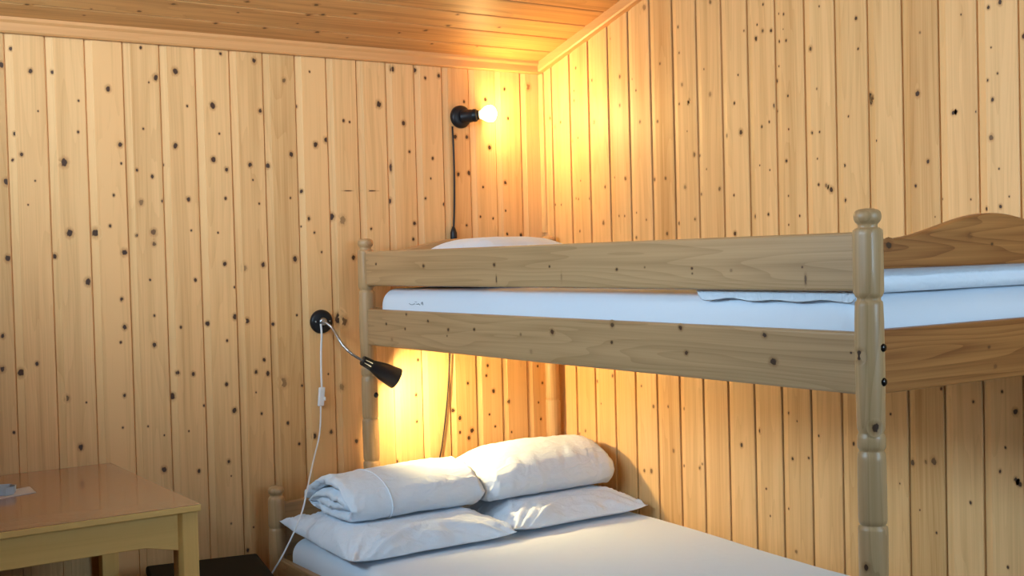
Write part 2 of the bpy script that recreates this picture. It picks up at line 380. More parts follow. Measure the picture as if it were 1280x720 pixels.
def board_profile(w):
    """one tongue-and-groove board across its width: (offset, recess)"""
    return [(0.0, 0.009), (0.0036, 0.009), (0.0044, 0.0045), (0.0245, 0.0012), (0.0255, 0.0), (w-0.0012, 0.0), (w, 0.0016), (w, 0.009)]
def board_wall(bm, n, w, place, top, seed, bot=0.0, tints=None, store=None):
    """place(s, recess, z) -> world point; boards run up z"""
    g = bm.verts.layers.float_vector['gc']; t = bm.verts.layers.float['tint']
    rnd = random.Random(seed)
    for k in n:
        tint = rnd.gauss(0.0, 0.12); ltint = tint + rnd.uniform(-0.32, 0.02)  # random tone; bevel strip biased lighter, painting in the light it catches
        if tints and k in tints: tint = tints[k]; ltint = tint - 0.08
        off = Vector((rnd.uniform(-30, 30), rnd.uniform(-30, 30), rnd.uniform(-30, 30)))
        prof = board_profile(w)
        if store is not None: store[k] = (off, tint, ltint)
        cols = []
        for i, (s, d) in enumerate(prof):
            S = k*w + s
            col = []
            for z in (bot, top(S)):
                v = bm.verts.new(place(S, d, z))
                lip = i < 4
                v[g] = Vector((s, d, z)) + off + (Vector((3, 0, 0)) if lip else Vector((0, 0, 0)))
                v[t] = ltint if lip else tint
                col.append(v)
            cols.append(col)
        for a, b in zip(cols, cols[1:]):
            bm.faces.new((a[0], b[0], b[1], a[1]))
def set_knot_grain(bm, vs, plane, seed, tint=0.05):
    g = bm.verts.layers.float_vector['gc']; t = bm.verts.layers.float['tint']
    rnd = random.Random(seed)
    off = Vector((rnd.uniform(-30, 30), rnd.uniform(-30, 30), rnd.uniform(-30, 30)))
    for v in vs:
        c = v.co
        v[g] = (Vector((c.x, c.y, c.z)) if plane == 'z' else Vector((c.y, c.z, c.x)) if plane == 'x' else Vector((c.x, c.z, c.y))) + off
        v[t] = tint
BRD_A, BRD_B = {}, {}
def recess(s):
    P = board_profile(SP_A)
    for (s0, d0), (s1, d1) in zip(P, P[1:]):
        if s0 <= s <= s1: return d0 if s1-s0 < 1e-6 else d0+(d1-d0)*(s-s0)/(s1-s0)
    return 0.0
def knots_on(bm, lst, ax, along_s, w, place, store):
    """knots of a boarded wall; each is cut off at the edges of its own board"""
    g = bm.verts.layers.float_vector['gc']; t = bm.verts.layers.float['tint']; kn = bm.verts.layers.float_vector['kn']
    for K in lst:
        p = on(K[0], K[1], ax, 0.0)
        r = K[2]*(p-CAM).dot(FWD)/F_PX
        S = along_s(p); k = int(S//w)
        if k not in store: continue
        off, tint, ltint = store[k]
        s = S-k*w
        dark = K[3] if len(K) > 3 else 1.0
        if ax == 0 and p.y > -1.0: dark *= 0.72  # paler knots near the bulb: its glow put into their colour
        st = K[4] if len(K) > 4 else 1.25
        R = 0.76*r/0.42
        Rz, Rs = (R*st, R) if st > 0 else (R*0.6, R*-st)
        n = 14; vs = []
        s = min(max(s, 0.0046), w-0.0016)
        for i in range(n+1):
            q = (0, 0) if i == 0 else (math.cos(2*PI*i/n), math.sin(2*PI*i/n))
            sv = s+q[0]*Rs
            sv = min(max(sv, 0.0046), w-0.0016)
            v = bm.verts.new(place(k*w+sv, recess(sv)-0.0004, p.z+q[1]*Rz))
            v[kn] = ((sv-s)/Rs, q[1], dark)
            lip = s < 0.0245
            v[g] = Vector((sv, recess(sv), p.z+q[1]*Rz)) + off + (Vector((3, 0, 0)) if lip else Vector((0, 0, 0)))
            v[t] = ltint if lip else tint
            vs.append(v)
        for i in range(1, n+1):
            bm.faces.new((vs[0], vs[i], vs[1+i % n]))

def backing(bm, pts):
    """the solid structure behind the boards"""
    g = bm.verts.layers.float_vector['gc']
    vs = [bm.verts.new(p) for p in pts]
    for v in vs: v[g] = v.co
    bm.faces.new(vs)
# back (low) wall: board edges at x = -1.927 + k*SP_A
bm = new_bm()
A0 = -1.927 - 9*SP_A
def pl_a(s, d, z): return Vector((min(max(A0+s, XL), 0.0), d, z))
board_wall(bm, range(0, 27), SP_A, pl_a, lambda s: 2.075, 3, store=BRD_A)
knots_on(bm, KN_A, 1, lambda p: p.x-A0, SP_A, pl_a, BRD_A)
backing(bm, [(XL-.1, .02, -.05), (.05, .02, -.05), (.05, .02, 2.3), (XL-.1, .02, 2.3)])
tag(link('wall_back', bm, M_WALL), kind='structure')
# right (gable) wall: board edges at y = -0.063 - k*SP_B, boards numbered away from the corner
bm = new_bm()
B0 = -0.063 + SP_B
def pl_b(s, d, z): return Vector((d, min(max(B0-s, YF), 0.0), z))
board_wall(bm, range(0, 43), SP_B, pl_b, lambda s: ceil_z(max(B0-s, YF))+0.01, 5, tints={13: 0.18, 14: 0.08, 15: 0.36, 16: -0.05, 17: -0.12, 18: 0.05}, store=BRD_B)
knots_on(bm, KN_B, 0, lambda p: B0-p.y, SP_B, pl_b, BRD_B)
backing(bm, [(.02, .05, -.05), (.02, YF-.1, -.05), (.02, YF-.1, ceil_z(YF-.1)+.1), (.02, .05, ceil_z(.05)+.1)])
tag(link('wall_right', bm, M_WALL), kind='structure')
# ceiling: boards along x
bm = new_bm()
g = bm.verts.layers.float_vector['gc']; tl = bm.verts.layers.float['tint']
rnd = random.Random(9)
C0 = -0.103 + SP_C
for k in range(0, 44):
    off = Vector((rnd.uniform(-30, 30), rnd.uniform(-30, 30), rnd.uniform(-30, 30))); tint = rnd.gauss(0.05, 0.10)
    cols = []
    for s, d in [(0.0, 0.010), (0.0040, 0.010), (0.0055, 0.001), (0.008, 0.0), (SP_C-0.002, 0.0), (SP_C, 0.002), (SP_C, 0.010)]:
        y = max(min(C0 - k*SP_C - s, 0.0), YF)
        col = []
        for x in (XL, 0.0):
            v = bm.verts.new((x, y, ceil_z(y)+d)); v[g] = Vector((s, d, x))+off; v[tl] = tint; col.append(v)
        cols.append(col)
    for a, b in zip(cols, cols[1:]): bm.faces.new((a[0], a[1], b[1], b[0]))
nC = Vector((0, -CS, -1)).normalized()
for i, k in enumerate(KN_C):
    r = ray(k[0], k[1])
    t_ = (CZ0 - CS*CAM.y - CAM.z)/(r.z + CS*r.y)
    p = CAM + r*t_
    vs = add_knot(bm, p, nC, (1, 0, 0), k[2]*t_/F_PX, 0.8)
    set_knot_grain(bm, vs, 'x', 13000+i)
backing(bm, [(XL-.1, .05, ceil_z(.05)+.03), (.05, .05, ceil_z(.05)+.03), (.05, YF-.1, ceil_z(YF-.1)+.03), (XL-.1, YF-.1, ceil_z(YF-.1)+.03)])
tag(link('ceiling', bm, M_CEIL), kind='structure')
# floor
bm = new_bm()
rnd = random.Random(4)
g = bm.verts.layers.float_vector['gc']; tl = bm.verts.layers.float['tint']
for k in range(23):
    x0 = XL + k*0.13; x1 = min(x0+0.1285, 0.0); off = Vector((rnd.uniform(-30, 30), rnd.uniform(-30, 30), 0)); tint = rnd.gauss(0, 0.1)
    if x1 <= x0: continue
    vs = [bm.verts.new(p) for p in ((x0, YF, 0), (x1, YF, 0), (x1, 0, 0), (x0, 0, 0), (x1, YF, -0.004), (x1, 0, -0.004), (min(x1+0.0015, 0), YF, -0.004), (min(x1+0.0015, 0), 0, -0.004))]
    for v in vs: v[g] = Vector((v.co.x, v.co.z, v.co.y))+off; v[tl] = tint
    bm.faces.new(vs[:4]); bm.faces.new((vs[1], vs[4], vs[5], vs[2])); bm.faces.new((vs[4], vs[6], vs[7], vs[5]))
backing(bm, [(XL-.1, YF-.1, -.006), (.05, YF-.1, -.006), (.05, .05, -.006), (XL-.1, .05, -.006)])
tag(link('floor', bm, M_FLOOR), kind='structure')
# left wall with the window opening (out of frame: the daylight comes through it)
WY0, WY1, WZ0, WZ1 = -2.1, -0.35, 1.52, 2.15
def panel_wall(name, quads, axis_in):
    bm = new_bm()
    for q in quads:
        bm.faces.new([bm.verts.new(p) for p in q])
    set_grain(bm, 'z', 21, 0.05)
    return tag(link(name, bm, M_DARK), kind='structure')
ht = lambda y: ceil_z(y)+0.01
x = XL
panel_wall('wall_left', [
    [(x, 0, 0), (x, WY1, 0), (x, WY1, ht(WY1)), (x, 0, ht(0))],
    [(x, WY0, 0), (x, YF, 0), (x, YF, ht(YF)), (x, WY0, ht(WY0))],
    [(x, WY1, 0), (x, WY0, 0), (x, WY0, WZ0), (x, WY1, WZ0)],
    [(x, WY1, WZ1), (x, WY0, WZ1), (x, WY0, ht(WY0)), (x, WY1, ht(WY1))],
    [(x, WY1, WZ0), (x, WY0, WZ0), (x-.12, WY0, WZ0), (x-.12, WY1, WZ0)],
    [(x, WY1, WZ1), (x, WY0, WZ1), (x-.12, WY0, WZ1), (x-.12, WY1, WZ1)],
    [(x, WY1, WZ0), (x, WY1, WZ1), (x-.12, WY1, WZ1), (x-.12, WY1, WZ0)],
    [(x, WY0, WZ0), (x, WY0, WZ1), (x-.12, WY0, WZ1), (x-.12, WY0, WZ0)]], 'x')
VX0, VX1, VZ0, VZ1 = -0.90, -0.12, 1.10, 2.15
y = YF; hf = ht(YF)
panel_wall('wall_front', [
    [(XL, y, 0), (VX0, y, 0), (VX0, y, hf), (XL, y, hf)],
    [(VX1, y, 0), (0, y, 0), (0, y, hf), (VX1, y, hf)],
    [(VX0, y, 0), (VX1, y, 0), (VX1, y, VZ0), (VX0, y, VZ0)],
    [(VX0, y, VZ1), (VX1, y, VZ1), (VX1, y, hf), (VX0, y, hf)],
    [(VX0, y, VZ0), (VX1, y, VZ0), (VX1, y-.12, VZ0), (VX0, y-.12, VZ0)],
    [(VX0, y, VZ1), (VX1, y, VZ1), (VX1, y-.12, VZ1), (VX0, y-.12, VZ1)],
    [(VX0, y, VZ0), (VX0, y, VZ1), (VX0, y-.12, VZ1), (VX0, y-.12, VZ0)],
    [(VX1, y, VZ0), (VX1, y, VZ1), (VX1, y-.12, VZ1), (VX1, y-.12, VZ0)]], 'y')
bm = new_bm()
fy = YF-0.08
for lo, hi in (((VX0, fy-.025, VZ0), (VX1, fy+.025, VZ0+.06)), ((VX0, fy-.025, VZ1-.06), (VX1, fy+.025, VZ1)),
               ((VX0, fy-.025, VZ0), (VX0+.06, fy+.025, VZ1)), ((VX1-.06, fy-.025, VZ0), (VX1, fy+.025, VZ1)),
               (((VX0+VX1)/2-.03, fy-.02, VZ0+.05), ((VX0+VX1)/2+.03, fy+.02, VZ1-.05))):
    add_box(bm, lo, hi, 0.003)
fill_win = tag(link('fill_window', bm, M_FRAME), kind='structure')  # unseen window, added to light the foot end of the bed
bm = new_bm()
add_box(bm, (VX0+.05, fy-.003, VZ0+.05), (VX1-.05, fy+.003, VZ1-.05))
link('window_pane', bm, M_PANE, fill_win)
bm = new_bm()
fx = XL-0.08
for lo, hi in (((fx-.025, WY0, WZ0), (fx+.025, WY1, WZ0+.06)), ((fx-.025, WY0, WZ1-.06), (fx+.025, WY1, WZ1)),
               ((fx-.025, WY0, WZ0), (fx+.025, WY0+.06, WZ1)), ((fx-.025, WY1-.06, WZ0), (fx+.025, WY1, WZ1)),
               ((fx-.02, (WY0+WY1)/2-.03, WZ0+.05), (fx+.02, (WY0+WY1)/2+.03, WZ1-.05))):
    add_box(bm, lo, hi, 0.003)
win = tag(link('window_1', bm, M_FRAME), kind='structure')
bm = new_bm()
add_box(bm, (fx-.003, WY0+.05, WZ0+.05), (fx+.003, WY1-.05, WZ1-.05))
link('window_pane', bm, M_PANE, win)

# mouldings under the ceiling and the corner batten
bm = new_bm()
add_prism(bm, [(XL, 0.004, 2.034), (XL, -0.016, 2.034), (XL, -0.020, 2.039), (XL, -0.020, 2.062), (XL, -0.026, 2.070), (XL, -0.026, 2.082), (XL, 0.004, 2.082)], Vector((-XL-0.0002, 0, 0)))
set_grain(bm, 'x', 31, 0.05)
tag(link('trim_1', bm, M_TRIM), kind='structure')
bm = new_bm()
y1 = YF
def tb(xo, dz): return (xo, -0.001, 2.034+dz+0.0003)
add_prism(bm, [tb(0.004, 0), tb(-0.022, 0), tb(-0.026, 0.006), tb(-0.026, 0.052), tb(0.004, 0.052)], Vector((0, y1, -CS*y1)))
g = bm.verts.layers.float_vector['gc']
set_grain(bm, 'y', 32, 0.0)
tag(link('trim_2', bm, M_TRIM), kind='structure')
bm = new_bm()
add_box(bm, (-0.011, -0.024, 1.43), (0.006, 0.006, 2.035), 0.003)
set_grain(bm, 'z', 33, -0.05)
tag(link('trim_3', bm, M_WALL), kind='structure')

# ------------------------------------------------------------------ bunk bed
PX, RX, LX = -0.81, -0.042, -1.160     # front posts, rear posts, front posts of the wide lower bunk
PY0, PY1 = -0.0876, -2.209
bed = thing('bunk_bed', 'pale pine bunk bed with turned posts and a wider lower bunk along the right wall', 'bunk bed', ((PX+RX)/2, (PY0+PY1)/2, 0))
def post_profile(top=True):
    P = [(0.0, .027), (0.10, .0285), (0.30, .0285), (0.52, .0285)]
    for gz in (0.660, 0.804):
        P += [(gz-.010, .0287), (gz-.004, .0275), (gz-.0015, .0245), (gz+.001, .0245), (gz+.003, .0265), (gz+.012, .0275)]
    P += [(.88, .0278), (.930, .0272), (.942, .0262), (.946, .0235), (.949, .0235), (.953, .0262), (.958, .0272), (.972, .0272), (.977, .0262), (.981, .0238), (.984, .0238), (.990, .0262), (1.0, .0272), (1.10, .0283), (1.20, .0278), (1.228, .0268), (1.236, .0262), (1.2385, .0232), (1.2415, .0225), (1.2445, .0232), (1.247, .0255), (1.255, .0258), (1.30, .0258), (1.366, .0256), (1.374, .0250), (1.378, .0235), (1.3795, .0195), (1.383, .0188), (1.387, .0198), (1.390, .0232), (1.394, .0254), (1.400, .0264), (1.405, .0260), (1.4095, .0243), (1.413, .0208), (1.4155, .013), (1.4165, .001)]
    return P
def sqf(z): return 0.55 if 1.2475 <= z <= 1.376 else 0.0
def post(x, y, seed, mat=None, knots=()):
    bm = new_bm()
    add_lathe(bm, (x, y, 0), (0, 0, 1), post_profile(), 40, True, sqf)
    set_grain(bm, 'z', seed, 0.0)
    return link('post', bm, mat or M_BED, bed, True, angle=0.9)
for x, y, s in ((PX, PY1, 1), (PX, PY0, 2), (RX, PY1, 3), (RX, PY0, 4)):
    p = post(x, y, s)
    if s == 1:
        # knots on the near post, wrapped on its round surface
        me = p.data
        bm = bmesh.new(); bm.from_mesh(me)
        gl = bm.verts.layers.float_vector['gc']; kl = bm.verts.layers.float_vector['kn']
        hx = Vector((x-CAM.x, y-CAM.y, 0)).normalized(); rt = Vector((hx.y, -hx.x, 0))
        off = Vector(bed.location)
        for side, kz, r in ((-.72, 1.133, .0075), (.26, .996, .0068), (-.5, .725, .005)):
            dv = -hx*math.sqrt(1-side*side) + rt*side
            a0 = math.atan2(dv.y, dv.x)
            vs = []
            R_ = r/0.42
            ref = min(bm.verts, key=lambda v: (Vector((v.co.x, v.co.y, v.co.z))+off - Vector((x, y, kz)) - dv*.027).length)
            for i in range(17):
                q = (0, 0) if i == 0 else (math.cos(2*PI*i/16), math.sin(2*PI*i/16))
                an = a0 + q[0]*R_/.028
                z = kz + q[1]*R_*1.2
                v = bm.verts.new(Vector((x, y, z)) + Vector((math.cos(an), math.sin(an), 0))*.0288 - off)
                v[kl] = (q[0], q[1], 1.0); v[gl] = ref[gl] + (v.co-ref.co)
                vs.append(v)
            mid_ = []
            for i in range(1, 17): bm.faces.new((vs[0], vs[i], vs[1+i % 16]))
        bm.normal_update(); bm.to_mesh(me); bm.free()
        for pl_ in me.polygons: pl_.use_smooth = True
def board(name, lo, hi, axis, seed, mat, parent=None, tint=0.0, bevel=0.005, knots=(), plane=None):
    bm = new_bm()
    add_box(bm, lo, hi, bevel, 3)
    set_grain(bm, axis, seed, tint)
    if knots:
        ax, val, nrm = plane
        for i, k in enumerate(knots):
            p = on(k[0], k[1], ax, val)
            depth = (p-CAM).dot(FWD)
            along = {'x': (1, 0, 0), 'y': (0, 1, 0), 'z': (0, 0, 1)}[axis]
            st = k[4] if len(k) > 4 else 1.2
            vs = add_knot(bm, p, nrm, along, k[2]*depth/F_PX, k[3] if len(k) > 3 else 1.0, st)
            set_grain(bm, axis, seed, tint, vs)
    return link(name, bm, mat, parent or bed)
TH = 0.0125
yA, yB = PY0-0.012, PY1+0.016
G_KN = [(470,330,1.8),(529.5,332.5,2.6),(618,331,2.6),(687,333,1.6),(771,337,2.2),(865,335.5,1.8),(865.5,342,1.4,.7),(1003,334,1.6,.8),(1007,349,7.0,.75,.30),(620.5,349,4.6,.85,.34),(702,346,6,.3,.3),(914,338,2.2,.35),(806,334,1.4,.6)]
board('guard_rail', (PX-TH, yB, 1.256), (PX+TH, yA, 1.3715), 'y', 41, M_BED, tint=0.02, bevel=.006, knots=G_KN, plane=(0, PX-TH, (-1, 0, 0)))
R_KN = [(483,405,1.8),(506.5,411,1.7),(508,393,2,.9),(535,401.5,2),(560.5,412,2.3),(559,420,1.2),(593,412,2.2),(651,418,2,.5),(690.5,415,3.8),(765.5,406,3.4,.9),(764.7,428,2.2),(851,410,3.2),(858,441,3.2),(955.7,419,3.6),(967,452,5.2),(1064,441,1.5),(490,424,2.4,.3),(664,440,3,.25)]
board('side_rail', (PX-TH, yB, 1.055), (PX+TH, yA, 1.177), 'y', 42, M_BED, tint=0.02, bevel=.006, knots=R_KN, plane=(0, PX-TH, (-1, 0, 0)))
board('side_rail', (RX-TH, yB, 1.055), (RX+TH, yA, 1.177), 'y', 43, M_BED)
def arch_board(name, x0, x1, y, zb, ze, zp, seed, mat, knots=(), axis='x'):
    bm = new_bm()
    pts = [(x0, y+TH, zb), (x1, y+TH, zb)]
    n = 40
    for i in range(n+1):
        u = 1-2*i/n
        w = 0.5*(1+math.cos(PI*min(1, abs(u)*1.08)))
        pts.append((x0+(x1-x0)*(u+1)/2, y+TH, ze+(zp-ze)*w))
    add_prism(bm, pts, Vector((0, -2*TH, 0)), 0.005, 2)
    set_grain(bm, 'x', seed, 0.0)
    for k in knots:
        p = on(k[0], k[1], 1, y-TH)
        depth = (p-CAM).dot(FWD)
        vs = add_knot(bm, p, (0, -1, 0), (1, 0, 0), k[2]*depth/F_PX, k[3] if len(k) > 3 else 1.0)
        set_grain(bm, 'x', seed, 0.0, vs)
    return link(name, bm, mat, bed)
tag(arch_board('footboard', PX+.018, RX-.018, PY1, 1.298, 1.357, 1.407, 44, M_FOOT, knots=[(1110.5,306,5),(1240,305,2.2,.8),(1212,294,5,.25)]), 'arched orange-brown pine footboard')
tag(board('foot_rail', (PX+.018, PY1-TH, 1.056), (RX-.018, PY1+TH, 1.181), 'x', 45, M_FOOT, tint=.15, knots=[(1236,434,2.4,.6),(1244,458,3.5,.4)], plane=(1, PY1-TH, (0, -1, 0))), 'orange-brown pine end rail')
arch_board('headboard', PX+.018, RX-.018, PY0, 1.298, 1.368, 1.412, 46, M_BED)
board('head_rail', (PX+.018, PY0-TH, 1.056), (RX-.018, PY0+TH, 1.181), 'x', 47, M_BED)
for i in range(11):
    y = -0.22 - i*0.188
    board('slat', (PX+TH+.001, y-.04, 1.072), (RX-TH-.001, y+.04, 1.088), 'x', 60+i, M_BED, bevel=.002)
# lower, wider bunk
def low_post(x, y, seed):
    bm = new_bm()
    P = [(0, .027), (.1, .028), (.47, .028), (.478, .0265), (.480, .0245), (.483, .0245), (.486, .0268), (.50, .0272), (.56, .027), (.574, .0262), (.580, .024), (.583, .020), (.587, .0195), (.591, .0205), (.594, .024), (.599, .0262), (.604, .0262), (.610, .024), (.615, .017), (.6175, .008), (.618, .001)]
    add_lathe(bm, (x, y, 0), (0, 0, 1), P, 36)
    set_grain(bm, 'z', seed, 0.06)
    return link('short_post', bm, M_BED, bed, True, angle=0.9)
low_post(LX, PY0, 71); low_post(LX, PY1, 72)
arch_board('lower_headboard', LX+.018, RX-.018, PY0, .385, .562, .634, 73, M_BED)
board('lower_footboard', (LX+.018, PY1-TH, .25), (RX-.018, PY1+TH, .372), 'x', 74, M_BED)
board('lower_side_rail', (LX-TH, yB, .262), (LX+TH, yA, .385), 'y', 75, M_BED, tint=.1)
board('lower_side_rail', (RX-TH, yB, .200), (RX+TH, yA, .292), 'y', 76, M_BED)
for i in range(11):
    y = -0.22 - i*0.188
    board('slat', (LX+TH+.001, y-.04, .278), (RX-TH-.001, y+.04, .294), 'x', 80+i, M_BED, bevel=.002)
# bolts through the near post and the cap on the far one
for px, py in ((1102, 435), (1102, 478)):
    p = on(px, py, 1, PY1-.028)
    bm = new_bm()
    add_lathe(bm, (PX+.006, PY1-.0255, p.z), (0, -1, 0), [(0, .0085), (.002, .0085), (.0045, .0072), (.0062, .0045), (.0068, .001)], 20)
    link('bolt', bm, M_BRONZE, bed, True)
bm = new_bm()
add_lathe(bm, (PX+.010, PY0-.0235, .884), (0.35, -1, 0), [(0, .0095), (.004, .0095), (.007, .007), (.008, .001)], 18)
link('bolt', bm, M_BRONZE, bed, True)

# ------------------------------------------------------------------ soft things
def smoothstep(a, b, x):
    t = max(0, min(1, (x-a)/(b-a))); return t*t*(3-2*t)
def rounded_box(bm, lo, hi, r, nx, ny, nz, top=None):
    """a box with soft rounded edges (radii r = (rx, ry, rz)); top(x, y) adds height"""
    lo = Vector(lo); hi = Vector(hi)
    c = (lo+hi)/2; h = (hi-lo)/2
    cache = {}
    def vert(i, j, k):
        key = (i, j, k)
        if key in cache: return cache[key]
        def ease(t): return 0.5-0.5*math.cos(PI*t) if False else t
        def dist(q, n, hh, rr):
            # concentrate samples at the ends
            m = max(2, n//4)
            if q <= m: return -hh + rr*(q/m)
            if q >= n-m: return hh - rr*((n-q)/m)
            return -hh+rr + (2*hh-2*rr)*((q-m)/(n-2*m))
        p = Vector((dist(i, nx, h.x, r[0]), dist(j, ny, h.y, r[1]), dist(k, nz, h.z, r[2])))
        q = Vector([max(-(h[a]-r[a]), min(h[a]-r[a], p[a])) for a in range(3)])
        d = Vector([(p[a]-q[a])/r[a] for a in range(3)])
        L = d.length
        if L > 1e-6:
            m = max(abs(d.x), abs(d.y), abs(d.z))
            d = d*(m/L)
        p = q + Vector([d[a]*r[a] for a in range(3)])
        v = bm.verts.new(c+p)
        cache[key] = v
        return v
    for (i0, a, b, flip) in ():
        pass
    def quad(f, A, B, fl):
        for a in range(A):
            for b in range(B):
                q = [f(a, b), f(a+1, b), f(a+1, b+1), f(a, b+1)]
                bm.faces.new(q if not fl else q[::-1])
    quad(lambda a, b: vert(a, b, nz), nx, ny, False)
    quad(lambda a, b: vert(a, b, 0), nx, ny, True)
    quad(lambda a, b: vert(a, 0, b), nx, nz, False)
    quad(lambda a, b: vert(a, ny, b), nx, nz, True)
    quad(lambda a, b: vert(0, a, b), ny, nz, True)
    quad(lambda a, b: vert(nx, a, b), ny, nz, False)
    if top:
        for v in bm.verts:
            f = (v.co.z-lo.z)/(hi.z-lo.z)
            v.co.z += top(v.co.x, v.co.y)*max(0, f)
def nz3(x, y, z, s=1.0):
    return noise.noise(Vector((x*s, y*s, z*s)))

# upper mattress
bm = new_bm()
rounded_box(bm, (-0.790, -2.180, 1.0885), (-0.065, -0.117, 1.247), (.045, .065, .060), 28, 70, 16,
            top=lambda x, y: -abs(0.004*nz3(x*3, y*2, 1) + 0.002*nz3(x*9, y*7, 2)))
um = link('mattress', bm, M_SHEET, None, True, origin=(-.43, -1.15, 1.0885))
tag(um, 'white sheeted mattress on the upper bunk, behind the guard rail', 'mattress', 'bunk mattresses')
# the small dark woven mark on the side of the upper mattress (illegible in the photograph)
bm = new_bm()
def mark(pts, w):
    for a, b in zip(pts, pts[1:]):
        add_tube(bm, [on(a[0], a[1], 0, -.7912), on((a[0]+b[0])/2, (a[1]+b[1])/2, 0, -.7912), on(b[0], b[1], 0, -.7912)], w, 6)
mark([(511.5, 379.3), (513.5, 380.8), (516, 380.9), (518, 379.6), (518.8, 380.3)], .0007)
mark([(520.5, 380), (521.8, 380.4), (523.2, 379.6), (524, 380.6), (525, 381.2)], .0009)
mark([(526.6, 380.6), (526.9, 378.2), (528, 377.6), (528.5, 379.4), (528.7, 381.4)], .0008)
mark([(518.5, 377.3), (521, 377.5)], .0006)
link('printed_mark', bm, M_INK, um)
tag(bpy.data.objects['printed_mark'], 'small dark blue printed mark')
bpy.data.objects['printed_mark'].data.transform(Matrix.Translation((0, 0, 0)))

# lower mattress: slightly crowned, lower towards the foot
bm = new_bm()
rounded_box(bm, (-1.140, -2.180, .2945), (-0.012, -0.117, .452), (.055, .055, .055), 40, 70, 18,
            top=lambda x, y: -.024*smoothstep(-.6, -1.5, y) - abs(0.003*nz3(x*3, y*3, 5)+0.0015*nz3(x*10, y*6, 2)))
lm = link('mattress', bm, M_SHEET, None, True, origin=(-.576, -1.146, .2945))
tag(lm, 'wide white sheeted mattress on the lower bunk, under the pillows', 'mattress', 'bunk mattresses')

def pillow(name, label, c, L, W, T, seed, z0, edge=0.3, tilt=None, cat='pillow', flat=None, group=None, rot=0.0, mat=None, n=56, wr=1.0, pinch=.07, dome=0.5):
    bm = new_bm()
    grid = {}
    rnd = random.Random(seed); so = rnd.uniform(0, 50)
    for side in (0, 1):
        for i in range(n+1):
            for j in range(n+1):
                u = math.sin(PI/2*(2*i/n-1)); v = math.sin(PI/2*(2*j/n-1))
                if side == 1 and (i in (0, n) or j in (0, n)):
                    grid[(1, i, j)] = grid[(0, i, j)]; continue
                x = L/2*u*(1-pinch*(1-v*v)); y = W/2*v*(1-pinch*(1-u*u))
                gq = ((1-u**4)*(1-v**4))**dome
                cor = (abs(u)*abs(v))**6
                lift = T*edge*(1-gq) + cor*T*.10
                if side == 0: z = lift*1.0
                else:
                    z = lift + T*gq*(1-edge*(1-gq))
                    if flat is not None and z > flat: z = flat + (z-flat)*0.3
                # wrinkles: creases that fan out of the corners and run with the seams
                amp = wr*(0.0035 + 0.005*max(abs(u), abs(v))**3)*(0.3+0.7*(1-gq*0.6))
                ang = math.atan2(abs(v)-1.15, abs(u)-1.15)
                w = nz3(ang*9, so+u*0.8, v*0.8+side*7) + .6*nz3(x*16+so, y*16, side*5.0) + .35*nz3(x*38, y*38+so, side)
                edgef = smoothstep(0, .25, gq)
                dz = amp*w*1.6*(0.15+0.85*edgef)
                z += dz if side else -abs(dz)*0.0
                z = max(0.0, z)
                if flat is not None: z = min(z, ZTOP-z0)
                if tilt: z += tilt(u, v)
                p = Vector((x + .004*nz3(u*4, v*4, so), y + .004*nz3(u*4, v*4, so+9), 0))
                p = Matrix.Rotation(rot, 3, 'Z') @ p
                grid[(side, i, j)] = bm.verts.new((c[0]+p.x, c[1]+p.y, z0+z))
    for i in range(n):
        for j in range(n):
            q = [grid[(0, i, j)], grid[(0, i, j+1)], grid[(0, i+1, j+1)], grid[(0, i+1, j)]]
            bm.faces.new(q)
            q = [grid[(1, i, j)], grid[(1, i+1, j)], grid[(1, i+1, j+1)], grid[(1, i, j+1)]]
            bm.faces.new(q)
    bmesh.ops.recalc_face_normals(bm, faces=bm.faces[:])
    o = link(name, bm, mat or M_PILLOW, None, True, origin=(c[0], c[1], z0))
    return tag(o, label, cat, group)
ZM = 0.4525; ZTOP = 0.5395
pillow('pillow', 'white pillow farthest from the right wall on the lower bunk, under a rolled duvet', (-0.876, -0.378), .575, .525, .100, 3, ZM, edge=.17, flat=.086, group='pillows on the lower bunk', wr=1.7,
       tilt=lambda u, v: .10*max(0, -u-.72)*max(0, v))
pillow('pillow', 'white pillow lying against the right wall on the lower bunk, under a rolled duvet', (-0.311, -0.372), .545, .50, .098, 8, ZM, edge=.24, flat=.086, group='pillows on the lower bunk', wr=1.7)

